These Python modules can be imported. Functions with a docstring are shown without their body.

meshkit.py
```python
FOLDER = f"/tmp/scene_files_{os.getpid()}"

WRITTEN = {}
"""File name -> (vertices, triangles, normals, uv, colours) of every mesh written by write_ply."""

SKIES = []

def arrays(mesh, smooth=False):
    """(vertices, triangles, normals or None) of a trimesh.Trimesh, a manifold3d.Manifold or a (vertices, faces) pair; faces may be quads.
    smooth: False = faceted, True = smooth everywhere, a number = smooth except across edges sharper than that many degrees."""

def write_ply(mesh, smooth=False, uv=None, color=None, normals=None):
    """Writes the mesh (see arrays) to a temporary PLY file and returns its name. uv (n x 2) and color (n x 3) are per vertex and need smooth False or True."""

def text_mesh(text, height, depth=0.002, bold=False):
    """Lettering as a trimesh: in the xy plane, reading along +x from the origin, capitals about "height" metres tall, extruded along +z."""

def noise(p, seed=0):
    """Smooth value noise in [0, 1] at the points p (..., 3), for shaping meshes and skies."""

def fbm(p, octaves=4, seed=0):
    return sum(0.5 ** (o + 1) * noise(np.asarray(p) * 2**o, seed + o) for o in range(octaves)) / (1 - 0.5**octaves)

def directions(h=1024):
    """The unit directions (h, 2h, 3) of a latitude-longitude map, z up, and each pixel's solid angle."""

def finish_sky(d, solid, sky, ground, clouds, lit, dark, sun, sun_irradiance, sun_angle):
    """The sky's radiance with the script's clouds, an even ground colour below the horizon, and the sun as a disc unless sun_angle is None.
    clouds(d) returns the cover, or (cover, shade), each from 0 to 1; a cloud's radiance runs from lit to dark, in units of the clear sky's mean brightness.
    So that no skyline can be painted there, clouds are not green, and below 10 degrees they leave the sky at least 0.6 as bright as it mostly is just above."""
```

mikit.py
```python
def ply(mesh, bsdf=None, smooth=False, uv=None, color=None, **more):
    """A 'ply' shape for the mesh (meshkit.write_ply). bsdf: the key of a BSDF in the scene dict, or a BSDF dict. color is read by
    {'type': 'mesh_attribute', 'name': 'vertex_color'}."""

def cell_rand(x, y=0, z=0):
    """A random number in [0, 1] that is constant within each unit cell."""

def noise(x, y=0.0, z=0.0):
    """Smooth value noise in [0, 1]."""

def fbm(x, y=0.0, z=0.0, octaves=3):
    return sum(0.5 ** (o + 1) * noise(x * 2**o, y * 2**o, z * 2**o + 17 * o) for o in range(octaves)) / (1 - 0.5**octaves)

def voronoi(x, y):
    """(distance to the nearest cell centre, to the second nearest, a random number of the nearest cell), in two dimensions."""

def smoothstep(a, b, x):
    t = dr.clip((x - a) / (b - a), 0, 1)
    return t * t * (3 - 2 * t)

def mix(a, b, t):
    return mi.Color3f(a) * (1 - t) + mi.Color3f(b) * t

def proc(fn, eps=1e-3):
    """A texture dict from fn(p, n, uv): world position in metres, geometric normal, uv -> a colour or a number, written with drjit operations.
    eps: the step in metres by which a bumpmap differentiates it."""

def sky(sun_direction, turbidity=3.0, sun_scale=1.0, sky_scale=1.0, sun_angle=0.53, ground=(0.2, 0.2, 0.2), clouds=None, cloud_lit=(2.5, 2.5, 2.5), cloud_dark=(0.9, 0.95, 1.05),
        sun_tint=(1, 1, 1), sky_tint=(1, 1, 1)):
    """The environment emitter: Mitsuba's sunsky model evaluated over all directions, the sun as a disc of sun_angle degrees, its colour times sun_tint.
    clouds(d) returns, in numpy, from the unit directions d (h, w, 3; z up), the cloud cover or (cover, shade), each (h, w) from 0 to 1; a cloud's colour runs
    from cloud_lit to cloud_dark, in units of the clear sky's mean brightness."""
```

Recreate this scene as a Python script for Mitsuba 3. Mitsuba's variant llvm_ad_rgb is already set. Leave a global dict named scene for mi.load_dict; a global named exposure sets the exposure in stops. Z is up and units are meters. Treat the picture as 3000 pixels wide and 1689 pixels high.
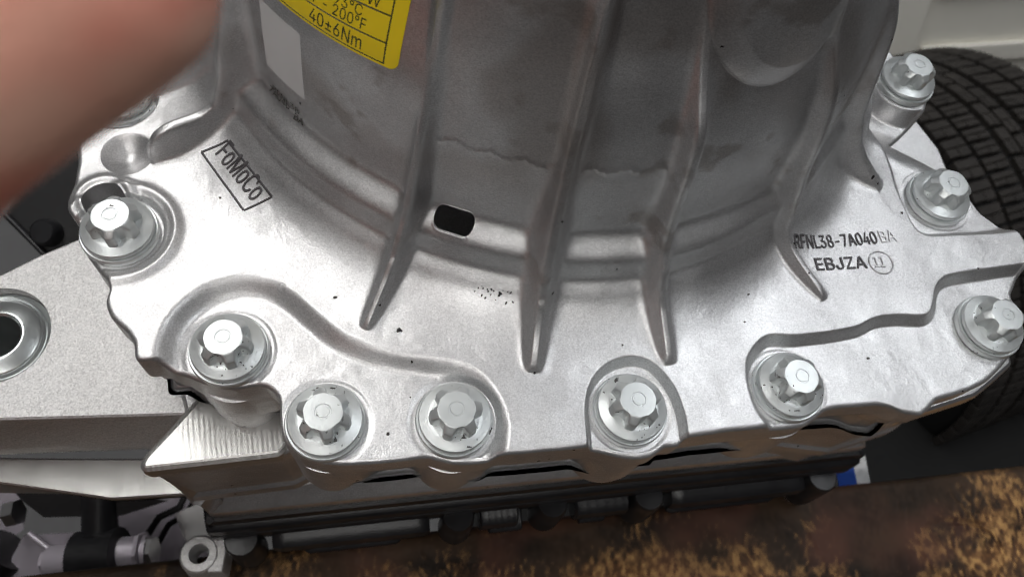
import math, random
import numpy as np, trimesh, mitsuba as mi, mikit, meshkit
import drjit as dr
from scipy.ndimage import gaussian_filter1d
from scipy.interpolate import PchipInterpolator
from scipy.spatial import cKDTree
from shapely.geometry import Polygon, box
from mikit import noise, fbm, voronoi, smoothstep, mix, cell_rand
rng = np.random.default_rng(7)
T = mi.ScalarTransform4f
scene, labels = {}, {}

# ---------------------------------------------------------------- camera, light, exposure
F = 2400.0 / 3000.0                                    # focal length in picture widths
AX = np.array([[0.9916153, 0.05800276, 0.11547626], [0, -0.89360655, 0.44885112], [0.12922495, -0.44508764, -0.88611393]])
CAM = np.array([0.0, 0.0, 0.228])                      # metres; the bolt face of the gearbox is z = 0
fwd, down = AX[:, 2], AX[:, 1]
scene['camera'] = {'type': 'thinlens', 'fov': 2 * math.degrees(math.atan(0.5 / F)), 'fov_axis': 'x', 'aperture_radius': 0.0007, 'focus_distance': 0.235,
                   'near_clip': 0.005, 'far_clip': 60.0, 'to_world': T().look_at(origin=CAM.tolist(), target=(CAM + fwd).tolist(), up=(-down).tolist())}
exposure = -0.08
scene['room_light'] = {'type': 'constant', 'radiance': {'type': 'rgb', 'value': [0.032, 0.031, 0.032]}}
LAMPS = [(-0.78, 1.0, 2.1, 0.20, 1.15, 10.5, (1.0, 0.985, 0.96)), (1.12, 1.0, 2.1, 0.20, 1.15, 8.0, (0.95, 0.975, 1.0)), (-0.25, -1.05, 1.9, 0.80, 0.20, 7.0, (1.0, 0.98, 0.95))]  # two ceiling rows, then a front fill panel added to brighten finger and sticker


def rgb(*c): return {'type': 'rgb', 'value': list(c)}
def pr(col, rough=0.5, metal=0.0, **k): return {'type': 'principled', 'base_color': col if isinstance(col, dict) else rgb(*col), 'roughness': rough, 'metallic': metal, **k}
def two(b): return {'type': 'twosided', 'bsdf': b}
def bump(b, fn, scale, eps=2e-4): return {'type': 'bumpmap', 'arbitrary': mikit.proc(fn, eps), 'scale': scale, 'bsdf': b}


def D(px, py):                                         # picture point (2576 wide) -> ray direction
    p = np.stack(np.broadcast_arrays(np.asarray(px, float), np.asarray(py, float)), -1) * (3000 / 2576)
    d = np.stack([(p[..., 0] - 1500) / 2400, (p[..., 1] - 844.5) / 2400, np.ones(p.shape[:-1])], -1)
    return d @ AX.T
def up(pts, z):                                        # survey point of the photograph at height z (mm) -> mm
    pts = np.asarray(pts, float); d = D(pts[..., 0], pts[..., 1])
    return 1e3 * (CAM + d * ((z * 1e-3 - CAM[2]) / d[..., 2])[..., None])
def at(px, py, Z):                                     # survey point at depth Z (mm) -> mm
    return 1e3 * (CAM + D(px, py) * Z * 1e-3)


# ---------------------------------------------------------------- materials
def grain(p, n, uv):
    a, b = p.x * 0.8 + p.y * 0.6 + 0.3 * p.z, p.y * 0.8 - p.x * 0.6 + 0.2 * p.z
    return 0.45 * noise(a * 2500, b * 2500, p.z * 2300) + 0.55 * noise(a * 4100 + 9, b * 4100, p.z * 4100)
def grain2(p, n, uv): return 0.45 * noise(p.x * 1700 + p.y * 700, p.y * 1700 - p.x * 700, p.z * 1700) + 0.5 * noise(p.x * 2700 - p.y * 900, p.y * 2700 + p.x * 900, p.z * 2700)
def arm_col(p, n, uv): return mi.Color3f(0.66, 0.655, 0.65) * (0.6 + 0.75 * grain2(p, n, uv))
def cast_col(p, n, uv):
    s = fbm(p.x * 55, p.y * 55, p.z * 55 + 3, 4)
    c = mix((0.66, 0.655, 0.66), (0.78, 0.78, 0.785), smoothstep(0.3, 0.7, s))
    st = smoothstep(0.60, 0.72, fbm(p.x * 90 + 5, p.y * 90 + 2, p.z * 90, 4)) * smoothstep(0.012, 0.03, p.z)
    c = mix(c, (0.33, 0.285, 0.25), st * 0.5)
    c = mix(c, (0.40, 0.355, 0.33), 0.55 * smoothstep(0.48, 0.62, fbm(p.x * 33 + 1, p.y * 33, p.z * 26 + 8, 3)) * smoothstep(0.03, 0.05, p.z))
    d1, d2, r = voronoi(p.x * 95 + 0.4 * noise(p.x * 60, p.y * 60), p.y * 95 + p.z * 83)
    k = (1 - smoothstep(0.5, 1.0, (d1 + 0.03 * (noise(p.x * 1900, p.y * 1900, p.z * 1900) - 0.5)) / (0.02 + 0.05 * noise(r * 97, 3.0)))) * dr.select(r > 0.91, 1.0, 0.0)
    g = grain(p, n, uv)
    return mix(c * (0.66 + 0.56 * g), (0.03, 0.028, 0.026), k)
def cast_rough(p, n, uv): return 0.37 + 0.13 * fbm(p.x * 120, p.y * 120, p.z * 120, 3)
def wood_col(p, n, uv):
    a, b = p.x * 0.993 + p.y * 0.118, p.y * 0.993 - p.x * 0.118        # along the beam, across it
    f = fbm(a * 480 - b * 120 + 3 * noise(b * 60, a * 60), b * 300 + a * 60, p.z * 100, 4)
    g = fbm(a * 28 + b * 20, b * 45, 2.0, 4)
    c = mix((0.012, 0.0075, 0.005), (0.062, 0.036, 0.021), smoothstep(0.30, 0.78, 0.8 * g + 0.2 * f))
    front = smoothstep(0.062, 0.028, b - 0.0) * 0.20 + smoothstep(0.25, 0.33, a) * 0.10
    raw = smoothstep(0.50, 0.84, fbm(a * 20 + 7, b * 26 + 1, 0.5, 4) + 0.38 * (f - 0.5) + front - 0.05)
    c = mix(c, mix((0.19, 0.085, 0.032), (0.46, 0.26, 0.10), smoothstep(0.35, 0.75, f)), raw)
    red = smoothstep(0.62, 0.82, fbm(a * 20 + 31, b * 22, 3.0, 3))
    return mix(c, (0.15, 0.06, 0.04), red * 0.5)
def wood_h(p, n, uv):
    a, b = p.x * 0.993 + p.y * 0.118, p.y * 0.993 - p.x * 0.118
    return 0.9 * fbm(a * 480 - b * 120 + 3 * noise(b * 60, a * 60), b * 300 + a * 60, p.z * 100, 4) + 0.4 * noise(a * 1500, b * 1500)
def skin_col(p, n, uv):
    s = fbm(p.x * 75, p.y * 75, p.z * 75, 3)
    return mix((0.90, 0.29, 0.21), (0.96, 0.54, 0.41), smoothstep(0.35, 0.65, s))
def skin_h(p, n, uv): return fbm(p.x * 2200, p.y * 2200, p.z * 2200, 2)
def mill(p, n, uv): return 0.5 * dr.sin(p.x * 3800 + p.y * 900 + 2 * noise(p.x * 200, p.y * 200)) * noise(p.x * 150, p.y * 260) + noise(p.x * 900 + p.y * 250, p.z * 900) * 0.7 + 0.3 * noise(p.x * 4000, p.y * 4000, p.z * 4000)
def dusty(p, n, uv): return mix((0.008, 0.008, 0.009), (0.024, 0.024, 0.027), fbm(p.x * 90, p.y * 90, p.z * 90, 3))
def rub_col(p, n, uv): return mix((0.016, 0.014, 0.013), (0.040, 0.035, 0.031), fbm(p.x * 30, p.y * 30, p.z * 30, 4))
def conc(p, n, uv): return mix((0.10, 0.10, 0.105), (0.15, 0.15, 0.15), fbm(p.x * 6, p.y * 6, 0.0, 4))
def cream(p, n, uv): return mix((0.76, 0.74, 0.67), (0.84, 0.82, 0.75), fbm(p.x * 7, p.y * 7, p.z * 7, 3))
def zinc_col(p, n, uv):
    k = smoothstep(0.78, 0.84, noise(p.x * 1300, p.y * 1300, p.z * 1300)) * smoothstep(0.55, 0.66, fbm(p.x * 170, p.y * 170, p.z * 170, 2))
    return mix(mix((0.58, 0.61, 0.61), (0.72, 0.75, 0.75), fbm(p.x * 300, p.y * 300, p.z * 300, 2)), (0.10, 0.10, 0.10), k)

scene['cast'] = two(bump(pr(mikit.proc(cast_col), mikit.proc(cast_rough), 0.90), grain, 0.00006))
scene['cast_coarse'] = two(bump(pr(mikit.proc(arm_col), 0.5, 0.6), grain2, 0.00018))
scene['machined'] = two(bump(pr((0.62, 0.62, 0.60), 0.40, 0.9), mill, 0.00007))
scene['machined_plain'] = two(pr((0.78, 0.78, 0.78), 0.25, 0.95))
scene['zinc'] = two(bump(pr(mikit.proc(zinc_col), 0.38, 0.68), grain, 0.00005))
scene['bushing_steel'] = two(pr((0.55, 0.58, 0.58), 0.3, 0.9))
scene['plastic'] = two(bump(pr(mikit.proc(dusty), 0.33, specular=0.4), grain, 0.00005))
scene['black'] = two(pr((0.01, 0.01, 0.011), 0.45))
scene['rubber'] = two(bump(pr(mikit.proc(rub_col), 0.65), grain2, 0.0002))
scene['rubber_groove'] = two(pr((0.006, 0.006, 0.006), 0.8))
scene['wood'] = two(bump(pr(mikit.proc(wood_col), 0.55, specular=0.2), wood_h, 0.0005, 3e-4))
scene['skin'] = two(bump(pr(mikit.proc(skin_col), 0.6, specular=0.2), skin_h, 0.00006))
scene['nail'] = two(pr((0.78, 0.5, 0.42), 0.25))
scene['yellow'] = two(pr((0.98, 0.74, 0.02), 0.5))
scene['ink'] = two(pr((0.03, 0.027, 0.02), 0.5))
scene['paper'] = two(pr((0.75, 0.75, 0.75), 0.5, 0.1))
scene['stamp'] = two(pr((0.10, 0.095, 0.10), 0.5, 0.5))
scene['concrete'] = two(pr(mikit.proc(conc), 0.7))
scene['cream'] = two(pr(mikit.proc(cream), 0.6))
scene['grey_cast'] = two(bump(pr((0.52, 0.48, 0.54), 0.42, 0.4), grain2, 0.0001))
scene['blue'] = two(pr((0.02, 0.08, 0.42), 0.5))
scene['white'] = two(pr((0.8, 0.8, 0.8), 0.5))
scene['lamp_shell'] = two(pr((0.7, 0.7, 0.7), 0.5))


# ---------------------------------------------------------------- helpers
def sst(a, b, x): t = np.clip((x - a) / (b - a), 0, 1); return t * t * (3 - 2 * t)
def key(name):
    k, i = name, 0
    while k in scene or k in roots: i += 1; k = f'{name}_{i:03d}'
    return k
roots = set()
def add(name, mesh, mat, parent=None, smooth=35, mm=True, **more):
    k = key(f'{parent}__{name}' if parent else name)
    if isinstance(mesh, tuple): mesh = trimesh.Trimesh(*mesh, process=False)
    if mm: mesh = mesh.copy(); mesh.apply_scale(1e-3)
    scene[k] = mikit.ply(mesh, mat, smooth, **more)
    return k
def thing(name, label, cat, group=None):
    k = key(name); roots.add(k); labels[k] = {'label': label, 'category': cat}
    if group: labels[k]['group'] = group
    return k
cat = trimesh.util.concatenate


def rbox(sx, sy, sz, r, c=(0, 0, 0), n=2):             # box with rounded edges
    m = trimesh.creation.box((sx - 2 * r, sy - 2 * r, sz - 2 * r))
    s = trimesh.creation.icosphere(subdivisions=n, radius=r)
    pts = (m.vertices[:, None] + s.vertices[None]).reshape(-1, 3)
    h = trimesh.convex.convex_hull(pts); h.apply_translation(c)
    return h
def lathe(prof, n=64, c=(0, 0, 0)):
    m = trimesh.creation.revolve(np.array(prof, float), sections=n); m.apply_translation(c); return m
def frame(o, u, v):                                    # local x -> u, y -> v, z -> u x v
    u = np.asarray(u, float) / np.linalg.norm(u); w = np.cross(u, v); w /= np.linalg.norm(w); v = np.cross(w, u)
    M = np.eye(4); M[:3, 0], M[:3, 1], M[:3, 2], M[:3, 3] = u, v, w, o
    return M
def resample(poly, step):
    poly = np.asarray(poly, float); c = np.vstack([poly, poly[:1]]); L = np.r_[0, np.cumsum(np.linalg.norm(np.diff(c, axis=0), axis=1))]
    n = max(8, int(L[-1] / step)); t = np.arange(n) * L[-1] / n
    return np.stack([np.interp(t, L, c[:, 0]), np.interp(t, L, c[:, 1])], 1)
def loft(poly, rings, step=1.0, sm=1.0, cap_top=True, cap_bottom=True):
    """Stack of offsets (z, outward offset) of one closed outline, top to bottom."""
    p = resample(poly, step)
    if sm: p = np.stack([gaussian_filter1d(p[:, k], sm / step, mode='wrap') for k in (0, 1)], 1)
    t = np.roll(p, -1, 0) - np.roll(p, 1, 0); nrm = np.stack([t[:, 1], -t[:, 0]], 1)
    nrm /= np.linalg.norm(nrm, axis=1, keepdims=True) + 1e-9
    if Polygon(p).exterior.is_ccw is False: nrm = -nrm
    n = len(p); V, Fc = [], []
    for z, o in rings: V.append(np.c_[p + nrm * o, np.full(n, z)])
    i = np.arange(n); j = (i + 1) % n
    for k in range(len(rings) - 1):
        a, b = k * n, (k + 1) * n
        Fc += [np.c_[a + i, b + i, b + j], np.c_[a + i, b + j, a + j]]
    V = np.vstack(V); Fc = np.vstack(Fc)
    m = trimesh.Trimesh(V, Fc, process=False); parts = [m]
    for on, k in ((cap_top, 0), (cap_bottom, len(rings) - 1)):
        if on:
            pg = Polygon(V[k * n:(k + 1) * n, :2]).buffer(0)
            for g in getattr(pg, 'geoms', [pg]):
                v2, f2 = trimesh.creation.triangulate_polygon(g, engine='earcut')
                parts.append(trimesh.Trimesh(np.c_[v2, np.full(len(v2), rings[k][0])], f2, process=False))
    m = cat(parts)
    return m
def disc(cx, cy, r, n=48): a = np.arange(n) * 2 * np.pi / n; return np.c_[cx + r * np.cos(a), cy + r * np.sin(a)]
def capsule_path(pts, rad, n=24):                      # tube along points with a radius at each
    pts = np.asarray(pts, float); rad = np.broadcast_to(rad, len(pts)); t = np.gradient(pts, axis=0); t /= np.linalg.norm(t, axis=1, keepdims=True)
    ref = np.array([0.3, 0.2, 0.93]); V = []; a = np.arange(n) * 2 * np.pi / n
    for p, d, r in zip(pts, t, rad):
        e = np.cross(d, ref); e /= np.linalg.norm(e); V.append(p + r * (np.cos(a)[:, None] * e + np.sin(a)[:, None] * np.cross(d, e)))
    m = len(pts); i = np.arange(n); j = (i + 1) % n
    Fc = [np.vstack([np.c_[k * n + i, k * n + j, (k + 1) * n + j], np.c_[k * n + i, (k + 1) * n + j, (k + 1) * n + i]]) for k in range(m - 1)]
    V = np.vstack(V + [pts[:1], pts[-1:]]); Fc += [np.c_[j, i, i * 0 + m * n], np.c_[(m - 1) * n + i, (m - 1) * n + j, i * 0 + m * n + 1]]
    return trimesh.Trimesh(V, np.vstack(Fc), process=False)


# ---------------------------------------------------------------- the setting: floor
fl = trimesh.creation.box((14, 14, 0.1)); fl.apply_translation((0, 2, -1.05))
scene['floor'] = mikit.ply(fl, 'concrete'); labels['floor'] = {'label': 'grey concrete workshop floor far below', 'kind': 'structure'}
for i, (x, y, z, sx, sy, e, c) in enumerate(LAMPS):
    k = thing('ceiling_lamp', ['long ceiling lamp row above on the left of the gearbox', 'long ceiling lamp row above on the right of the gearbox', 'added unseen fill lamp panel in front of the gearbox'][i], 'ceiling lamp')
    h = trimesh.creation.box((2 * sx + 0.06, 2 * sy + 0.06, 0.06)); h.apply_translation((x, y, z + 0.035))
    add('housing', h, 'lamp_shell', k, False, mm=False)
    v = np.array([[x - sx, y - sy, z], [x + sx, y - sy, z], [x + sx, y + sy, z], [x - sx, y + sy, z]])
    kk = add('diffuser', (v, np.array([[0, 2, 1], [0, 3, 2]])), 'white', k, False, mm=False)
    scene[kk]['emitter'] = {'type': 'area', 'radiance': rgb(*[e * q for q in c])}

# ---------------------------------------------------------------- the gearbox
GB = thing('gearbox', 'silver cast aluminium gearbox with ribbed conical nose and bolted flange, standing on the wooden beam', 'gearbox')
C = np.array([42.0, 234.0])                            # axis of the nose
BOLTS = [(-88.8, 124.8, 2.5), (-52.3, 89.7, 0), (-23.1, 69.5, 0), (12.9, 71.7, 0), (64.7, 76.8, 0), (115.4, 86.3, 0), (189.3, 110.9, 0), (183.7, 161.1, 0), (182.8, 213.6, 1.0), (-99.3, 175.5, 1.0)]
OUT = up([(205, 420), (196, 478), (181, 523), (186, 553), (206, 579), (216, 639), (241, 674), (290, 735), (272, 771), (287, 811), (327, 846), (347, 877), (347, 922), (400, 915), (443, 942), (468, 942), (498, 957), (553, 972), (594, 977), (644, 967), (674, 972), (700, 997), (705, 1022), (703, 1063), (709, 1098), (724, 1123), (755, 1148), (806, 1163), (859, 1168), (959, 1163), (1075, 1148), (1140, 1166), (1231, 1163), (1246, 1151), (1362, 1143), (1478, 1131), (1513, 1138), (1553, 1148), (1604, 1153), (1645, 1146), (1674, 1123), (1709, 1121), (1717, 1108), (1818, 1093), (1918, 1083), (2029, 1070), (2060, 1047), (2080, 1030), (2120, 1023), (2210, 1017), (2241, 1022), (2276, 1037), (2322, 1042), (2341, 1027), (2361, 1003), (2442, 980), (2487, 957), (2523, 921), (2548, 891), (2567, 861), (2572, 800), (2545, 745), (2568, 679), (2575, 640), (2543, 589), (2497, 584), (2477, 549), (2442, 533), (2431, 483), (2411, 453), (2296, 428), (2271, 418), (2251, 352), (2326, 282), (2336, 227), (2326, 200), (2286, 161), (2246, 108)], 0.0)[:, :2]
o_phi = np.degrees(np.arctan2(OUT[:, 0] - C[0], C[1] - OUT[:, 1])); o_r = np.hypot(*(OUT - C).T)
keep = [0]
for i in range(1, len(o_phi)):
    if o_phi[i] > o_phi[keep[-1]] + 0.05: keep.append(i)
o_phi, o_r = o_phi[keep], o_r[keep]
o_phi = np.r_[-180, -130, -105, -90, -82, -76, -70, -65, o_phi, 100, 115, 135, 180]
o_r = np.r_[148, 148, 150, 160, 170, 172, 170, 168, o_r, 146, 148, 148, 148]
RIB = {  # angle, half width, crest (r, z) from foot to top
    'a': (-22.4, 1.4, [(150, 3.8), (146, 6.5), (139, 11), (131, 17), (124, 26.8), (118.2, 41), (113.4, 58), (109.5, 71), (107.4, 85), (106.5, 100), (106.5, 130)]),
    'b': (-2.6, 1.9, [(150, 3.8), (146, 7.0), (137.5, 12.5), (129.5, 22.5), (122.5, 35), (116, 49), (111.5, 62), (108.5, 79), (106, 94), (103, 105), (102, 130)]),
    'c': (13.8, 1.7, [(149.5, 3.8), (145, 7.0), (138.5, 10.5), (131.5, 15), (126.8, 22), (121.5, 30), (118.5, 40), (116.7, 49), (115.2, 58), (112, 69), (105, 77), (98, 86), (92, 95), (88, 105), (86, 130)]),
    'd': (37.2, 1.2, [(150, 3.8), (145, 6.6), (138, 8.0), (132, 9.5), (127, 12.5), (124.2, 17), (122.4, 23), (121.2, 29), (118, 40), (116, 51), (111.6, 66), (106.7, 75), (102.8, 80), (95, 92), (88, 105), (86, 130)]),
    'e': (58.7, 1.7, [(141, 3.8), (136, 7.5), (131, 11), (126, 15.5), (122, 21), (117.2, 34), (114, 47), (111.3, 58), (109.3, 64), (105.6, 71), (100, 83), (93, 98), (88, 110), (86, 130)]),
    'f': (-57.0, 1.7, [(153, 3.6), (151, 8.5), (149, 13), (146, 15), (141, 16), (133.4, 15.5), (129.3, 17.8), (127.2, 21), (123.8, 36), (119.3, 57), (114, 85), (110, 130)]),
    'g': (-66.5, 1.8, [(162, 3.6), (150, 7.5), (141, 12), (133, 20), (126, 34), (120, 57), (113, 85), (110, 130)]),
    'h': (82.0, 1.9, [(138.5, 3.6), (125, 12), (117, 34), (111.3, 58), (100, 83), (88, 110), (86, 130)]),
}
ZN = np.array([130, 110, 92, 72, 53, 27.0, 21.8, 15, 8.8, 4.0])
SECT = [(-180, [104, 104, 105, 107, 109.5, 112.3, 120.0, 121.3, 127.5, 144.0]), (-100, [104, 104, 105, 107, 109.5, 112.3, 120.0, 121.3, 127.5, 144.0]), (-56, [97, 101, 106, 110.2, 112, 113.0, 120.5, 121.8, 128.5, 144.0]), (-24, [88, 95.5, 103, 110.2, 111.3, 112.3, 120.3, 121.6, 128.5, 144.0]),
        (-20, [101, 103, 105.2, 107, 109.5, 112.3, 120.0, 121.3, 128.5, 144.0]), (-5, [98, 101, 104, 106.5, 109.5, 112.3, 120.0, 121.3, 128.5, 144.0]), (1, [84, 86, 93.5, 104.5, 109.5, 112.3, 120.0, 121.3, 128.5, 144.0]),
        (14, [83, 85, 92.5, 104, 109.5, 112.3, 120.0, 121.3, 128.5, 144.0]), (37, [82, 85, 92.5, 103.5, 109.5, 112.3, 118.6, 119.6, 122.5, 132]), (60, [82, 86, 95, 104, 108, 112, 116, 117.5, 120.5, 128]), (100, [82, 86, 95, 104, 108, 112, 116, 117.5, 120.5, 128]), (180, [104, 104, 105, 107, 109.5, 112.3, 120.0, 121.3, 127.5, 144.0])]
# columns: denser in view and near ribs
pg = np.linspace(-180, 180, 72001); w = np.where(np.abs(pg - 3) < 95, 1.0, 0.10)
for a, *_ in RIB.values(): w += 2.2 * np.exp(-((pg - a) / 2.2) ** 2) * (np.abs(a) < 75)
cw = np.cumsum(w); PHI = np.interp(np.linspace(cw[0], cw[-1], 1321), cw, pg); PHI[-1] = 180
sect_a = np.array([s[0] for s in SECT], float); sect_r = np.array([s[1] for s in SECT], float)
tt = np.interp(PHI, sect_a, np.arange(len(SECT))); i0 = np.minimum(tt.astype(int), len(SECT) - 2); fr = tt - i0; fr = fr * fr * (3 - 2 * fr)
RN = sect_r[i0] * (1 - fr)[:, None] + sect_r[i0 + 1] * fr[:, None]           # (cols, nodes)
seg = np.hypot(np.diff(ZN), np.diff(sect_r[6])); rows_per = np.maximum(4, (seg / 0.42).astype(int))
tn = np.concatenate([np.linspace(k, k + 1, n, endpoint=False) for k, n in enumerate(rows_per)] + [[9.0]])
k0 = np.minimum(tn.astype(int), 8); fz = tn - k0
Zw = gaussian_filter1d(np.broadcast_to((ZN[k0] * (1 - fz) + ZN[k0 + 1] * fz)[:, None], (len(tn), len(PHI))).copy(), 2.2, axis=0, mode='nearest')
Rw = gaussian_filter1d(RN[:, k0].T * (1 - fz)[:, None] + RN[:, k0 + 1].T * fz[:, None], 2.2, axis=0, mode='nearest')
ROUT = gaussian_filter1d(np.interp(PHI, o_phi, o_r), 1.6)
_k = sst(40, 58, Zw); Zw = Zw * (1 - _k) + gaussian_filter1d(Zw, 14, axis=0, mode='nearest') * _k; Rw = Rw * (1 - _k) + gaussian_filter1d(Rw, 14, axis=0, mode='nearest') * _k
_k = sst(33, 30, Zw) * sst(10, 13, Zw); Zw = Zw * (1 - _k) + gaussian_filter1d(Zw, 3.6, axis=0, mode='nearest') * _k; Rw = Rw * (1 - _k) + gaussian_filter1d(Rw, 3.6, axis=0, mode='nearest') * _k
_e = np.arange(1, 91)[:, None] * 0.42; Zx, Rx = np.vstack([Zw, np.full((90, Zw.shape[1]), 4.0)]), np.vstack([Rw, Rw[-1][None] + _e])
_k = sst(15, 11, Zx); Zw = (Zx * (1 - _k) + gaussian_filter1d(Zx, 12, axis=0, mode='nearest') * _k)[:-45]; Rw = (Rx * (1 - _k) + gaussian_filter1d(Rx, 12, axis=0, mode='nearest') * _k)[:-45]
tn = np.arange(len(Zw))
nu = 250; u = np.linspace(0, 1, nu + 1)[1:]
EDGE = 1.6
ROUT = np.maximum(ROUT, Rw[-1] * 0 + 132)
_mx = (ROUT - 5.0)[None]; _st = 126.0; Rw = np.where(Rw > _st, _st + (Rw - _st) * np.minimum(1.0, (_mx - _st) / (Rw[-1][None] - _st)), Rw)
Rf = Rw[-1][None] + (ROUT - EDGE - Rw[-1])[None] * u[:, None]; Zf = np.full_like(Rf, 4.0)
R0, Z0 = np.vstack([Rw, Rf]), np.vstack([Zw, Zf])
# displacement direction: radial on the wall, up on the flange
arc_up = np.clip((22 - Zw) / 18, 0, 1); al = np.vstack([0.12 + (np.pi / 2 - 0.12) * (Zw < 4.3) * 0 + 0.12 * 0 + (np.pi / 2 - 0.12) * arc_up * 0.6, np.full_like(Rf, np.pi / 2)])
al = gaussian_filter1d(al, 14, axis=0, mode='nearest'); al[len(tn) + 45:] = np.pi / 2
dR, dZ = np.cos(al), np.sin(al)
PH = np.broadcast_to(PHI[None], R0.shape); rad = np.radians(PH)
X0, Y0 = C[0] + R0 * np.sin(rad), C[1] - R0 * np.cos(rad)


def seg_dist(x, y, poly, closed=True):
    p = np.asarray(poly, float); q = np.roll(p, -1, 0) if closed else p[1:]; p = p if closed else p[:-1]
    best = np.full(x.shape, 1e9); ins = np.zeros(x.shape, bool)
    for (ax_, ay), (bx_, by) in zip(p, q):
        dx, dy = bx_ - ax_, by - ay; t = np.clip(((x - ax_) * dx + (y - ay) * dy) / (dx * dx + dy * dy + 1e-12), 0, 1)
        best = np.minimum(best, np.hypot(x - ax_ - t * dx, y - ay - t * dy))
        if closed:
            c = (ay > y) != (by > y); ins ^= c & (x < dx * (y - ay) / (dy if abs(dy) > 1e-12 else 1e-12) + ax_)
    return np.where(ins, -best, best) if closed else best
def smax(a, b, k): h = np.clip(0.5 + 0.5 * (a - b) / k, 0, 1); return b + (a - b) * h + k * h * (1 - h)


LOW_A = up([(405, 985), (417, 930), (420, 860), (450, 800), (520, 740), (600, 715), (680, 725), (740, 765), (790, 810), (850, 860), (930, 895), (1020, 915), (1100, 925), (1150, 930), (1200, 960), (1240, 1010), (1262, 1080), (1248, 1130), (1244, 1240), (900, 1300), (500, 1100)], 2)[:, :2]
LOW_B = up([(1487, 1220), (1483, 1130), (1475, 1020), (1490, 960), (1530, 920), (1590, 905), (1640, 920), (1690, 980), (1715, 1050), (1722, 1110), (1735, 1220)], 2)[:, :2]
LOW_C = up([(1965, 1150), (1945, 1083), (1905, 1035), (1883, 970), (1880, 910), (1900, 880), (1925, 853), (1990, 858), (2080, 848), (2160, 833), (2200, 808), (2260, 802), (2330, 808), (2347, 790), (2354, 725), (2375, 705), (2450, 693), (2545, 680), (2700, 660), (2760, 1100), (2200, 1200)], 2)[:, :2]
LOW_D = up([(2200, 330), (2242, 418), (2257, 483), (2294, 570), (2312, 594), (2400, 590), (2501, 585), (2640, 560), (2500, 150), (2200, 150)], 2)[:, :2]
DIMPLE = up([(325, 395)], 2)[0, :2]; HOLE = up([(264, 508)], 3)[0, :2]


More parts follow.
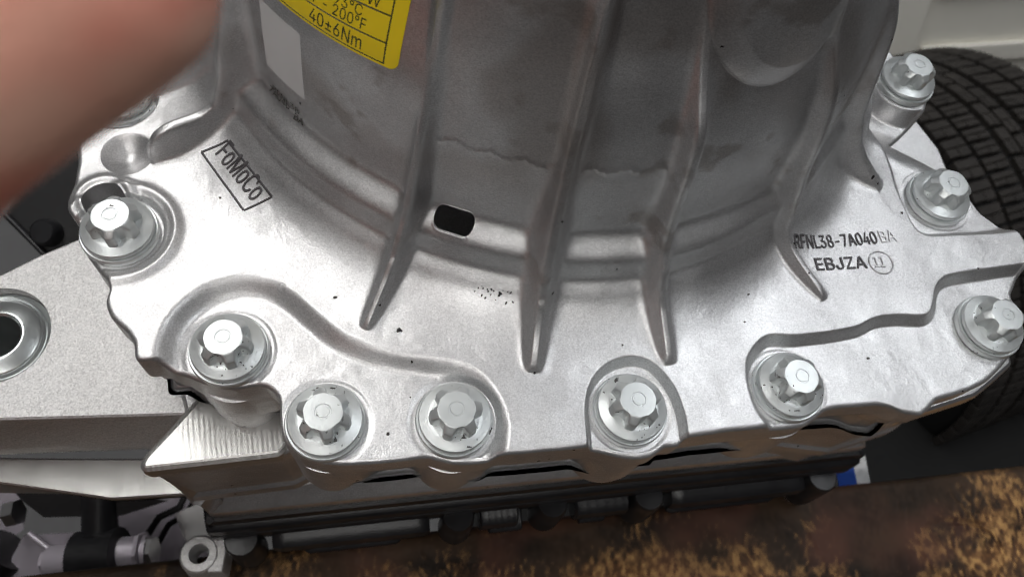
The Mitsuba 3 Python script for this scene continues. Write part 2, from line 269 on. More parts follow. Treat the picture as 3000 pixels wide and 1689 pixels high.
def soft(poly, sg=2.0):
    p = resample(poly, 0.7); return np.stack([gaussian_filter1d(p[:, k], sg / 0.7, mode='wrap') for k in (0, 1)], 1)[::3]
LOW_A, LOW_B, LOW_C, LOW_D = soft(LOW_A, 3.0), soft(LOW_B, 2.4), soft(LOW_C, 2.2), soft(LOW_D, 3.0)


def flange_h(x, y, r, ph):
    m = (r > 128)
    h = 4.0 + 0.9 * (meshkit.fbm(np.stack([x * 0.035, y * 0.035, x * 0], -1), 2, 11) - 0.5)
    for poly, wd, dep in ((LOW_A, 3.4, 3.7), (LOW_B, 1.0, 4.0), (LOW_C, 1.7, 4.0), (LOW_D, 1.8, 4.0)):
        d = seg_dist(x, y, poly); h -= dep * (1 - sst(-wd, wd, d)) * m
    far = sst(66, 74, ph) * m; d9 = np.hypot(x - 183.5, y - 213.6)
    h -= 7.0 * far * sst(12.0, 15.5, d9)
    for bx, by, bz in BOLTS:
        d = np.hypot(x - bx, y - by); k = 1 - sst(12.2, 13.4, d); h = h * (1 - k) + (bz - 0.15) * k
    d1 = np.hypot(x + 88.8, y - 124.8); h += 1.1 * np.exp(-((d1 - 16.0) / 1.6) ** 2)
    d = np.hypot(x - DIMPLE[0], y - DIMPLE[1]); h -= 4.2 * np.clip(1 - (d / 8.0) ** 2, 0, 1) ** 1.3
    d = np.hypot(x - HOLE[0], y - HOLE[1]); h += 0.9 * np.exp(-((d - 8) / 1.6) ** 2)
    return h


H = np.full_like(R0, 4.0); _s = R0 > 123; H[_s] = flange_h(X0[_s], Y0[_s], R0[_s], PH[_s])
wgt = sst(124, 132, R0)
base = (H - 4.0) * wgt
# ribs
disp = np.zeros_like(R0)
for nm, (a, hw, crest) in RIB.items():
    ci = int(np.argmin(np.abs(PHI - a))); cr = np.array(crest, float); L_ = np.r_[0, np.cumsum(np.hypot(*np.diff(cr, axis=0).T))]; te = np.linspace(0, L_[-1], 90)
    cr = np.stack([PchipInterpolator(L_, cr[:, q])(te) for q in (0, 1)], 1)
    o = np.stack([R0[:, ci], Z0[:, ci]], 1); d = np.stack([dR[:, ci], dZ[:, ci]], 1)
    best = np.full(len(o), -6.0)
    for p, q in zip(cr[:-1], cr[1:]):
        e = q - p; den = d[:, 0] * e[1] - d[:, 1] * e[0]
        den = np.where(np.abs(den) < 1e-9, 1e-9, den); wv = p - o
        t = (wv[:, 0] * e[1] - wv[:, 1] * e[0]) / den; s = (wv[:, 0] * d[:, 1] - wv[:, 1] * d[:, 0]) / den
        ok = (s >= -1e-6) & (s <= 1 + 1e-6) & (t > -6) & (t < 30); best = np.where(ok, np.maximum(best, t), best)
    best = gaussian_filter1d(best, 5)
    lat = np.abs(R0 * np.sin(np.radians(np.clip(PH - a, -60, 60))))
    bc_ = np.maximum(best, 0)[:, None]; wd = hw + 0.09 * bc_
    disp = np.maximum(disp, np.where(np.abs(PH - a) < 25, bc_ / (1 + (lat / wd) ** 4) ** 0.9, 0))
disp = np.where(disp < 1e-3, 0, disp)
# boss bulging from the neck between two ribs, and the flash line of the mould on the wall
zc, pc = 101.0, 27.0
dist = np.hypot((PH - pc) * np.pi / 180 * 96 * 1.38, (Z0 - zc) * 1.2); bul = np.where(R0 < 120, 12.0 * np.sqrt(np.clip(1 - (dist / 33.0) ** 2, 0, 1)) - 0.22 * np.maximum(dist - 24, 0) - 2.0, -40.0)
disp = np.where(bul > -9.0, smax(disp, bul, 9.0), disp)
zl = 53 + 0.8 * np.sin(PH * 1.3) + 0.4 * np.sin(PH * 5.1)
disp += 0.26 * np.exp(-((Z0 - zl) / 1.0) ** 2) * (R0 < 120) * (np.abs(PH + 4) < 17) * (0.8 + 0.2 * np.sin(PH * 1.2))
# long slot through the wall
SLOT = (-15.0, 33.0)                                   # angle, height: set from the survey below
pz = np.linspace(40, 8, 800)


def wall_hit(px, py):
    """Point of the nose's wall seen at a survey point: (angle, z, r)."""
    d = D(px, py); t = np.linspace(0.05, 0.5, 9000); Q = 1e3 * (CAM + t[:, None] * d)
    rr, pp = np.hypot(Q[:, 0] - C[0], Q[:, 1] - C[1]), np.degrees(np.arctan2(Q[:, 0] - C[0], C[1] - Q[:, 1]))
    ci = np.clip(np.searchsorted(PHI, pp), 0, len(PHI) - 1)
    g = np.array([rr[k] - np.interp(-Q[k, 2], -Zw[:, ci[k]], Rw[:, ci[k]]) if 4 < Q[k, 2] < 130 else 99 for k in range(0, 9000, 9)])
    k = int(np.argmax(g < 0)) * 9
    return pp[k], Q[k, 2], rr[k]


s1, s2 = wall_hit(1118, 545), wall_hit(1172, 547)
sz, sp0, sp1 = 0.5 * (s1[1] + s2[1]), s1[0], s2[0]
wr = 111.0
lx = (PH - 0.5 * (sp0 + sp1)) * np.pi / 180 * wr; lz = (Z0 - sz); hl = 0.5 * (sp1 - sp0) * np.pi / 180 * wr + 0.2
sd = np.hypot(np.maximum(np.abs(lx) - hl, 0), lz) - 2.6
slot = (R0 < 122) & (Z0 > 20)
mesh_extra = []
deep = slot & (sd < 0.0)
R1 = R0 + dR * disp; Z1 = Z0 + dZ * disp + base
# snap the rims of the openings to clean outlines
def snap_slot():
    cand = slot & (np.abs(sd) < 0.45)
    cx_ = np.clip(lx, -hl, hl); vx, vz = lx - cx_, lz; L = np.hypot(vx, vz) + 1e-9
    nx, nz = cx_ + vx / L * 2.6, vz / L * 2.6
    return cand, nx, nz
cand, nx_, nz_ = snap_slot()
PH1 = np.where(cand, 0.5 * (sp0 + sp1) + nx_ / wr * 180 / np.pi, PH); Z1 = np.where(cand, sz + nz_, Z1)
R1 = np.where(slot & (sd < -0.45), R1 - 0.5, R1)
rad = np.radians(PH1); X1, Y1 = C[0] + R1 * np.sin(rad), C[1] - R1 * np.cos(rad)
dh = np.hypot(X1 - HOLE[0], Y1 - HOLE[1]); hr = 6.0; ring = (np.abs(dh - hr) < 0.5) & (R0 > 130)
X1 = np.where(ring, HOLE[0] + (X1 - HOLE[0]) / dh * hr, X1); Y1 = np.where(ring, HOLE[1] + (Y1 - HOLE[1]) / dh * hr, Y1)
inn = (dh < hr - 0.5) & (R0 > 130); Z1 = np.where(inn, np.where(Y1 + 0.4 * X1 < HOLE[1] + 0.4 * HOLE[0] - 1.0, -11.0, -24.0), Z1)
# edge fillet and side wall
nr = [(-EDGE * (1 - math.sin(a)), -EDGE * (1 - math.cos(a))) for a in np.radians([15, 30, 45, 60, 75, 90])]
xe, ye, re_, ze = X1, Y1, [], []
EX, EY, EZ = [], [], []
s_, c_ = np.sin(np.radians(PHI)), np.cos(np.radians(PHI)); zt = Z1[-1]
for a_, b_ in nr: EX.append(C[0] + (ROUT + a_) * s_); EY.append(C[1] - (ROUT + a_) * c_); EZ.append(zt + b_)
nearb = np.zeros_like(PHI)
for bx, by, _z in BOLTS: nearb = np.maximum(nearb, np.exp(-(np.hypot(C[0] + ROUT * s_ - bx, C[1] - ROUT * c_ - by) / 15.5) ** 8))
for z in np.linspace(-3, -28, 26):
    rr = ROUT + 0.02 * z - 2.6 * (1 - nearb) * sst(-9.5, -12.5, z) - 2.0 * (1 - nearb) * sst(-17, -19, z)
    EX.append(C[0] + rr * s_); EY.append(C[1] - rr * c_); EZ.append(np.minimum(zt - EDGE - 0.2, np.full_like(PHI, z)))
for o, z in ((-1.2, -29.2), (-9, -29.4), (-60, -29.4)): EX.append(C[0] + (ROUT - 0.6 + o) * s_); EY.append(C[1] - (ROUT - 0.6 + o) * c_); EZ.append(np.full_like(PHI, z))
XX, YY, ZZ = np.vstack([X1, EX]), np.vstack([Y1, EY]), np.vstack([Z1, EZ])
nv, nc = XX.shape
low = 0.10 * (meshkit.fbm(np.stack([XX, YY, ZZ], -1) * 0.22, 3, 5) - 0.5)
ZZ = ZZ + low * 2.0
ii, jj = np.meshgrid(np.arange(nv - 1), np.arange(nc - 1), indexing='ij'); a0 = (ii * nc + jj).ravel()
Fq = np.vstack([np.c_[a0, a0 + nc, a0 + nc + 1], np.c_[a0, a0 + nc + 1, a0 + 1]])
V = np.stack([XX.ravel(), YY.ravel(), ZZ.ravel()], 1)
_sd = np.where(slot, sd, 9.0); _sd = np.vstack([_sd, np.full((nv - len(_sd), nc), 9.0)]).ravel(); sel = (_sd[Fq] > -0.45).all(1)
housing = trimesh.Trimesh(V, Fq[sel], process=False)
HS = add('housing', housing, 'cast', GB, smooth=True)
k = add('nose_cap', lathe([(0.01, 120), (29, 120), (30, 121), (30, 141), (44, 142), (46, 140), (47, 131), (70, 130), (86, 129.6), (104, 128)], 96, (C[0], C[1], 0)), 'cast', GB, 35)
labels[HS] = {'label': 'sandblasted conical nose with tall ribs running into the bolt flange'}
# bosses under the bolts, skirt ledges
def boss(x, y, r, z0, z1): return lathe([(0.01, z1), (r * 0.62, z1), (r * 0.80, z1 + 1.2), (r * 0.90, z1 + 6), (r, z1 + 14), (r, z0), (r - 1, z0 + 0.4), (0.01, z0 + 0.4)], 48, (x, y, 0))
for x, y, z in BOLTS: 
    dxy = np.array([x, y]) - C; rb = np.linalg.norm(dxy); ph = math.degrees(math.atan2(dxy[0], -dxy[1])); ro = float(np.interp(ph, PHI, ROUT)); r = min(12.5, max(9.0, ro - rb - 0.6)) if ro - rb < 14 else 12.5
    add('bolt_boss', boss(x, y, r + 0.6, -12.0, -46.0), 'cast', GB, 40)

# main case under the flange
top = up([(470, 1045), (420, 1100), (372, 1150), (358, 1175), (365, 1192), (540, 1172), (709, 1152)], -46)[:, :2]
front_r = up([(2030, 1178), (2050, 1162), (2250, 1066), (2440, 1004), (2490, 962), (2530, 925)], -46)[:, :2]
CASE = np.vstack([top, [(-30, 78), (-15, 84), (60, 92), (110, 94), (150, 94)], front_r[2:], [(236, 150), (228, 220), (190, 300), (80, 372), (-60, 350), (-112, 270), (-112, 190), (-96, 140), (-84, 110)]])
case = loft(CASE, [(-43.5, -1.5), (-44.0, -0.6), (-45, 0), (-50, 0.2), (-52, -1.5), (-70, -3.0), (-95, -4.5), (-96.5, -3.2), (-103, -3.2), (-104.5, -6.0), (-122, -6.5), (-130, -6.5)], 1.0, 1.2)
k = add('main_case', case, 'cast', GB, 35); labels[k] = {'label': 'shaded lower main case with a drafted side wall'}
rail = loft(np.vstack([top, [(-34, 82), (-50, 92), (-66, 96)]]), [(-42.2, -1.0), (-42.0, -1.6), (-43.2, 0.1), (-47.5, 0.3)], 0.6, 0.9)
k = add('machined_corner', rail, 'machined', GB, 35); labels[k] = {'label': 'bright milled corner of the joint face beside the lower left bolt'}
rr_ = loft(np.vstack([front_r[2:], [(232, 140), (214, 128), (190, 112), (172, 104)]]), [(-41.8, -1.4), (-42.4, -0.2), (-43.5, 0.3), (-48.5, 0.3)], 0.6, 0.9)
k = add('machined_corner', rr_, 'machined_plain', GB, 35); labels[k] = {'label': 'bright milled corner showing below the flange at the right'}

# mounting arm at the left
AZ = -46.0
arm_o = np.vstack([up([(500, 1030), (470, 1043), (300, 1048), (0, 1056), (-350, 1070)], AZ)[:, :2], up([(-400, 760), (-120, 715), (0, 690), (100, 640), (220, 590), (330, 560), (420, 800)], AZ)[:, :2]])
bc = up([(-14, 842)], AZ)[0, :2]
def with_hole(poly, c, r, rings, step=0.8, sm=1.0):
    p = resample(poly, step); p = np.stack([gaussian_filter1d(p[:, k], sm / step, mode='wrap') for k in (0, 1)], 1)
    m = loft(poly, rings, step, sm, cap_top=False)
    g = Polygon(np.asarray(m.vertices)[:len(p), :2]).buffer(0).difference(Polygon(disc(c[0], c[1], r, 96)))
    v2, f2 = trimesh.creation.triangulate_polygon(g, engine='earcut')
    t = trimesh.Trimesh(np.c_[v2, np.full(len(v2), rings[0][0])], f2, process=False)
    for _ in range(3): t = t.subdivide_to_size(12.0) if False else t
    tube = lathe([(r, rings[0][0]), (r, rings[0][0] - 9)], 96, (c[0], c[1], 0))
    return cat([m, t, tube])
arm = with_hole(arm_o, bc, 17.6, [(AZ, -0.9), (AZ - 0.5, -0.2), (AZ - 1.5, 0), (AZ - 14, 0.5), (AZ - 18, -0.6), (AZ - 30, 0.2), (AZ - 44, -1.5), (AZ - 52, -5)])
ARM = add('mounting_arm', arm, 'cast_coarse', GB, 30); labels[ARM] = {'label': 'coarse sand cast mounting arm reaching left with a steel bushing in its eye'}
bush = lathe([(7.6, -30), (7.6, 5.2), (8.4, 6.0), (9.2, 6.0), (13.2, 4.6), (13.8, 4.0), (14.4, 4.2), (15.1, 3.4), (15.7, 3.6), (16.5, 2.6), (17.2, 2.2), (17.3, -3)], 96, (bc[0], bc[1], AZ - 6.5))
k = add('bushing', bush, 'bushing_steel', ARM, 30); labels[k] = {'label': 'round zinc plated steel bushing with a bore'}
ledge_o = up([(-300, 1140), (0, 1149), (200, 1152), (450, 1152), (560, 1160), (560, 1240), (434, 1246), (280, 1256), (0, 1216), (-300, 1160)], -98)[:, :2]
k = add('arm_flange', loft(ledge_o, [(-97.6, -0.8), (-98.0, -0.2), (-99, 0), (-108, -1.5), (-118, -9)], 0.8, 0.8), 'machined', GB, 35); labels[k] = {'label': 'milled pale ledge below the mounting arm'}

# black lower cover with its rim, bosses, moulded bars and screws
A_, B_ = up([(548, 1410)], -178)[0, :2], up([(2085, 1238)], -178)[0, :2]; U = (B_ - A_) / np.linalg.norm(B_ - A_); W = np.array([U[1], -U[0]])
def fpt(t, o=0.0): return A_ + U * t + W * o              # along the cover's front, o towards the viewer
LN = float(np.linalg.norm(B_ - A_))
cover = np.vstack([fpt(0), fpt(LN - 2), (222, 160), (222, 220), (186, 296), (80, 366), (-58, 344), (-112, 268), (-104, 130)])
COV = add('lower_cover', loft(cover, [(-124, -9), (-124.6, -6.6), (-126, -6), (-129, -6), (-129.8, -7.4), (-131, -7.4), (-131.8, -5), (-133, -4), (-138, -3.6), (-139, -5.2), (-140.4, -5.2), (-141.4, -3.6), (-147, -3.4), (-148.5, -6), (-176, -8.5), (-180.5, -9)], 1.0, 3.5), 'plastic', GB, 35)
labels[COV] = {'label': 'black plastic lower cover with a beaded rim, bosses and moulded bars'}
def tcol(px, py, z): p = up([(px, py)], z)[0, :2]; return float((p - A_) @ U)
def bar(t0, t1, sec):                                     # moulded bar along the cover front, section given as (o, z)
    sec = np.array(sec, float); n = 24; V_ = []
    for q, t in enumerate(np.linspace(t0, t1, n)):
        k_ = 0.80 if q in (0, n - 1) else 1.0; w_ = 0.25 * math.sin(q * 1.7) * (0 < q < n - 1)
        c_ = sec.mean(0); ss = c_ + (sec - c_) * k_; V_ += [np.r_[fpt(t, o + w_ * 0.4), z] for o, z in ss]
    m = len(sec); i = np.arange(m); j = (i + 1) % m; Fc = [np.vstack([np.c_[k * m + i, k * m + j, (k + 1) * m + j], np.c_[k * m + i, (k + 1) * m + j, (k + 1) * m + i]]) for k in range(n - 1)]
    for b in (0, (n - 1) * m): Fc.append(np.array([(b, b + q, b + q + 1) for q in range(1, m - 1)]))
    return trimesh.Trimesh(np.array(V_), np.vstack(Fc), process=False)
S1 = [(-9, -147), (-1.5, -148.5), (2.0, -151), (2.6, -157), (1.8, -163), (-1, -166), (-9, -168)]
S2 = [(-9, -170), (-2, -171), (1.5, -173.5), (1.6, -176.5), (-2, -178), (-9, -178)]
for p0, p1, sec in (((690, 1370), (1080, 1330), S1), ((1205, 1325), (1300, 1315), S1), ((1440, 1295), (1575, 1280), S1), ((1680, 1265), (2010, 1225), S1), ((760, 1420), (1010, 1380), S2), ((1240, 1345), (1330, 1335), S2), ((1475, 1315), (1545, 1306), S2), ((1710, 1300), (1985, 1258), S2)):
    add('rim_bar', bar(tcol(*p0, -158), tcol(*p1, -158), sec), 'plastic', COV, 40)
for (px, py) in ((618, 1385), (1150, 1328), (1385, 1318), (1618, 1275), (2042, 1218)):
    c = fpt(tcol(px, py, -158), -2.5 if px != 1385 else -4.0)
    bs = lathe([(0.01, -176.5), (6.4, -176.5), (7.6, -175), (8.0, -171), (7.6, -152), (7.2, -146.5), (6.5, -145.6), (0.01, -145.4)], 48, (c[0], c[1], 0))
    add('cover_boss', bs, 'plastic', COV, 35)
    sc = lathe([(0.01, -181.6), (4.2, -181.6), (4.8, -181), (4.8, -178.4), (6.2, -178.2), (6.2, -177), (0.01, -177)], 24, (c[0], c[1], 0))
    add('cover_screw', sc, 'machined_plain', COV, 30)
k = add('case_foot', loft(cover, [(-112, -15), (-116, -11.5), (-118, -9.0), (-119.5, -8.2), (-123.6, -8.2), (-123.9, -9)], 1.0, 6.0), 'cast', GB, 35); labels[k] = {'label': 'shaded lower joint rail of the case above the black cover'}
# pale lug with a hole at the lower left
lc = up([(500, 1392)], -162)[0, :2]
lug = lathe([(3.8, -178), (3.8, -163), (4.4, -162), (7.4, -162), (8.3, -163), (8.6, -165), (9.6, -178)], 48, (lc[0], lc[1], 0))
lug2 = loft(np.array([lc + (4.6, -7.6), lc + (11, -7.4), lc + (11.6, 9), lc + (4.6, 9)]), [(-162.6, -0.5), (-163.2, 0), (-178, 0.4)], 0.5, 0.4)
k = add('lug', cat([lug, lug2]), 'cast_coarse', GB, 35); labels[k] = {'label': 'pale machined lug with a round hole at the lower left corner'}

# bolts
def torx(r0, r1, z0, z1, n=6, twist=0.0, m=144):
    a = np.arange(m) * 2 * np.pi / m; c = 0.5 + 0.5 * np.cos(n * (a - twist)); rr = r1 + (r0 - r1) * sst(0.08, 0.85, c)
    rings = [(z0, 1.03), (z0 + 0.5, 1.0), (z1 - 1.9, 0.99), (z1 - 1.6, 0.965)]
    Vs = [np.c_[rr * f * np.cos(a), rr * f * np.sin(a), np.full(m, z)] for z, f in rings]
    for q, z in ((6.3, z1 - 0.85), (5.7, z1 - 0.35), (5.35, z1 - 0.06), (5.1, z1)): r_ = np.minimum(rr * 0.955, q); Vs.append(np.c_[r_ * np.cos(a), r_ * np.sin(a), np.full(m, z)])
    for q, z in ((2.25, z1 + 0.0), (2.15, z1 - 0.22), (1.75, z1 - 0.22), (1.65, z1 - 0.02), (0.01, z1)): Vs.append(np.c_[q * np.cos(a), q * np.sin(a), np.full(m, z)])
    i = np.arange(m); j = (i + 1) % m; Fc = []
    for k in range(len(Vs) - 1): Fc += [np.c_[k * m + i, k * m + j, (k + 1) * m + j], np.c_[k * m + i, (k + 1) * m + j, (k + 1) * m + i]]
    return trimesh.Trimesh(np.vstack(Vs), np.vstack(Fc), process=False)
washer = lathe([(5, 0.02), (11.0, 0.02), (11.2, 0.3), (11.2, 2.0), (10.9, 2.35), (9.2, 2.35)], 96)
flan = lathe([(8.5, 2.35), (9.5, 2.5), (10.1, 2.7), (10.4, 3.0), (10.4, 4.0), (10.1, 4.35), (9.3, 4.6), (7.9, 5.1), (6.9, 5.35), (5.0, 5.4)], 96)
BL = ['flange bolt beside the open hole at the left, near the fingertip', 'flange bolt in the deep pocket behind the left tab', 'flange bolt on the rounded corner lobe at the lower left', 'flange bolt in the half round pocket left of the middle', 'flange bolt in the arched pocket right of the middle',
      'flange bolt below the wavy step at the lower right', 'flange bolt at the far right corner below the block', 'flange bolt at the right beside the tyre, above the cast part number', 'uppermost flange bolt on the right standing on a tall boss', 'flange bolt half hidden behind the finger']
for i, (x, y, z) in enumerate(BOLTS):
    h = torx(7.5, 5.45, 4.8, 11.2, 6, rng.uniform(0, 1.0)); M = np.eye(4); M[:3, 3] = (x, y, z)
    f_ = flan.copy(); w_ = washer.copy()
    for q in (f_, h, w_): q.apply_transform(M)
    k = add('bolt', f_, 'zinc', GB, 30); labels[k] = {'label': BL[i]}
    add('head', h, 'zinc', k, 42); add('washer', w_, 'zinc', k, 30)


# lettering on the flange
_m = (R1 > 126) & (Z1 > -3) & (np.abs(PH) < 100); KD = cKDTree(np.stack([X1[_m], Y1[_m]], 1)); KZ = Z1[_m]
def conform(m):
    v = m.vertices.copy(); d_, i_ = KD.query(v[:, :2], k=4); v[:, 2] += KZ[i_].mean(1) - 4.0; m.vertices = v; return m
def on_flange(px, py):
    z = 4.0
    for _ in range(8):
        p = up([(px, py)], z)[0]; _d, i_ = KD.query(p[:2], k=4); z = 0.5 * z + 0.5 * float(KZ[i_].mean())
    return np.r_[up([(px, py)], z)[0][:2], 4.0]
def letters(name, text, hgt, p0, p1, z, mat, depth=0.6, bold=False, ytop=None, parent=None, label=None, slant=0.0, lift=-0.1):
    a, b = on_flange(*p0), on_flange(*p1); m = meshkit.text_mesh(text, 1.0, 1.0, bold); e = m.bounds; wd = e[1, 0] - e[0, 0]
    L = np.linalg.norm(b - a); v = m.vertices.copy(); v[:, 0] = (v[:, 0] - e[0, 0]) / wd * L + slant * v[:, 1] * hgt; v[:, 1] *= hgt; v[:, 2] *= depth; m.vertices = v
    m.apply_transform(frame(a + (0, 0, lift), b - a, np.cross((0, 0, 1.0), b - a)))
    k = add(name, conform(m.subdivide_to_size(1.5, max_iter=8)), mat, parent or HS, False)
    if label: labels[k] = {'label': label}
    return k
letters('lettering', 'FoMoCo', 6.0, (541, 389), (634, 508), 4.05, 'stamp', label='raised lettering FoMoCo')
bx_ = [on_flange(*q) for q in ((507, 383), (572, 354), (684, 495), (613, 529))]
bar_m = [conform(capsule_path(np.linspace(a, b, 30), np.full(30, 0.36), 8)) for a, b in zip(bx_, bx_[1:] + bx_[:1])]
k = add('lettering_frame', cat(bar_m), 'stamp', HS, 40); labels[k] = {'label': 'raised rectangular frame round the lettering'}
letters('lettering', 'RFNL38-7A040', 4.6, (2001, 625), (2209, 612), 4.05, 'stamp', label='cast part number RFNL38-7A040')
letters('lettering', 'BA', 4.4, (2218, 610), (2256, 606), 4.05, 'cast', bold=False, label='cast suffix BA')
letters('lettering', 'EBJZA', 4.4, (2056, 680), (2182, 674), 4.05, 'stamp', label='cast code EBJZA')
letters('lettering', '11', 4.2, (2202, 672), (2228, 671), 4.05, 'cast', bold=False, label='cast figure 11 inside a circle')
oc = up([(2216, 660)], 4.0)[0]; tor = trimesh.creation.torus(4.2, 0.25, 64, 10); tor.apply_translation(oc + (0, 0, 0.05)); add('lettering_ring', tor, 'cast', HS, 40)


fl_ = []
for (px, py, a_) in ((2003, 596, .45), (1998, 612, .5), (2003, 632, .5), (2010, 652, .7), (2020, 668, .5), (2034, 688, .35), (2163, 400, .6), (2172, 414, .8), (2184, 430, .4), (2196, 446, .5), (2208, 462, .3), (1003, 830, .8), (1010, 832, .4), (1345, 938, .4), (1036, 910, .4)):
    b_ = trimesh.creation.icosphere(2, 1.0); b_.vertices += 0.35 * (meshkit.fbm(b_.vertices * 1.3 + px, 2, 4)[:, None] - 0.5) * b_.vertices
    b_.apply_scale((a_ * 0.9, a_ * 0.75, 0.3)); b_.apply_transform(trimesh.transformations.rotation_matrix(px, (0, 0, 1))); b_.apply_translation(on_flange(px, py) + (0, 0, 0.1)); fl_.append(conform(b_))
for _ in range(46):
    px, py = 1262 + 46 * rng.normal() * 0.7, 728 + 24 * rng.normal() * 0.7; a_ = rng.uniform(0.12, 0.42); b_ = trimesh.creation.icosphere(1, 1.0); b_.apply_scale((a_ * rng.uniform(0.6, 1.6), a_, 0.16)); b_.apply_transform(trimesh.transformations.rotation_matrix(rng.uniform(0, 3), (0, 0, 1))); b_.apply_translation(on_flange(px, py)); fl_.append(conform(b_))
k = add('residue', cat(fl_), 'black', HS, 40); labels[k] = {'label': 'small black flakes of residue along the rib feet', 'kind': 'stuff'}
tor = trimesh.creation.torus(1.15, 0.2, 40, 8); tor.apply_translation(on_flange(709, 721) + (0, 0, 0.0)); add('ejector_mark', conform(tor), 'cast', HS, 40)

# label plates and print on the nose wall
def wall_patch(m, off):
    """Mesh with x = arc position in degrees * r0, y = height, z = lift -> onto the wall."""
    v = m.vertices.copy(); ph = v[:, 0]; ci = np.interp(ph, PHI, np.arange(len(PHI))).round().astype(int)
    ii_ = np.array([np.interp(-zz, -Zw[:, c], np.arange(len(Zw))) for zz, c in zip(v[:, 1], ci)])
    r = np.array([np.interp(-zz, -Zw[:, c], Rw[:, c] ) for zz, c in zip(v[:, 1], ci)]) + v[:, 2] + off
    m.vertices = np.c_[C[0] + r * np.sin(np.radians(ph)), C[1] - r * np.cos(np.radians(ph)), v[:, 1]]
    return m
def grid_poly(poly, lift, step=1.0):
    p = Polygon(poly); pts = []
    pr_ = trimesh.creation.triangulate_polygon(p.segmentize(step), engine='earcut'); m = trimesh.Trimesh(np.c_[pr_[0], np.full(len(pr_[0]), lift)], pr_[1], process=False)
    return m.subdivide_to_size(step * 2.2, max_iter=12)
A2 = 180 / np.pi / 108.0                                # degrees per mm on the wall
p_r, z_b, LW, LH = -26.9, 71.6, 44.0, 30.0
def to_wall(m2, p0, z0):                               # plan mm -> (degrees, height): x along the wall from p0, y up from z0
    v = m2.vertices.copy(); v[:, 1] = z0 + v[:, 1] + 0.08 * v[:, 0]; v[:, 0] = p0 + v[:, 0] * A2; m2.vertices = v; return m2
def rrect(x0, y0, x1, y1, r): return box(x0 + r, y0 + r, x1 - r, y1 - r).buffer(r)
def flat(poly, lift): return grid_poly(poly, lift)
lab = flat(rrect(-LW, 0, 0, LH, 2.6).exterior.coords, 0.14)
WL = add('warning_label', wall_patch(to_wall(lab, p_r, z_b), 0.1), 'yellow', GB, 60); labels[WL] = {'label': 'yellow sticker with black torque and temperature print'}
def wline(x0, y0, x1, y1): return box(min(x0, x1), min(y0, y1), max(x0, x1), max(y0, y1)).exterior.coords
lines = [wline(-4.1, 0.7, -3.7, LH - 2), wline(-LW + 2, 0.7, -3.7, 1.05), wline(-LW + 2, 6.2, -3.7, 6.6), wline(-LW + 2, 13.0, -3.7, 13.4)]
add('printed_lines', cat([wall_patch(to_wall(flat(q, 0.2), p_r, z_b), 0.1) for q in lines]), 'ink', WL, False)
def wtext(text, hgt, xr, y0, wdt=None, p0=None, z0=None, lift=0.2, bold=False, mat='ink', parent=None, label=None, rot=0, right=True):
    m = meshkit.text_mesh(text, hgt, 0.02, bold).subdivide_to_size(1.6, max_iter=8); e = m.bounds; v = m.vertices.copy(); v[:, 0] -= e[1, 0] if right else e[0, 0]
    if wdt: v[:, 0] *= wdt / (e[1, 0] - e[0, 0])
    if rot: v[:, 0], v[:, 1] = -v[:, 1].copy(), v[:, 0].copy()
    v[:, 0] += xr; v[:, 1] += y0; v[:, 2] += lift; m.vertices = v
    k = add('print', wall_patch(to_wall(m, p_r if p0 is None else p0, z_b if z0 is None else z0), 0.1), mat, parent or WL, False)
    if label: labels[k] = {'label': label}
wtext('40±6Nm', 3.7, -10.4, 1.7, 16.2, label='black print 40±6Nm')
wtext('180°F - 200°F', 2.9, -10.0, 7.1, 24.0, label='black print - 200°F')
wtext('82°C - 93°C', 2.7, -11.5, 10.2, 21.0, label='black print °C')
wtext('75W', 3.3, -7.2, 13.9, 9.0, label='black print W cut by the upper picture edge')
q1, q2 = wall_hit(655, 20), wall_hit(770, 265)
pw = flat(rrect(0, 0, (q2[0] - q1[0]) / A2, 25.0, 0.4).exterior.coords, 0.02)
PL = add('code_plate', wall_patch(to_wall(pw, q1[0], q2[1] + 1.0), 0.08), 'paper', GB, 60); labels[PL] = {'label': 'pale rectangular marking field on the nose wall'}
q3 = wall_hit(690, 225)
wtext('RFNL38', 2.4, 0, 0, None, q3[0], q3[1], 0.22, parent=PL, label='dot print RFNL38', right=False)
q4 = wall_hit(690, 262); wtext('7A040', 2.2, 0, 0, None, q4[0] - 2, q4[1] + 1.5, 0.22, parent=PL, label='dot print 7A040', right=False)
q5 = wall_hit(742, 296); wtext('BA', 2.2, 0, 0, None, q5[0], q5[1], 0.22, parent=PL, label='dot print BA', right=False)

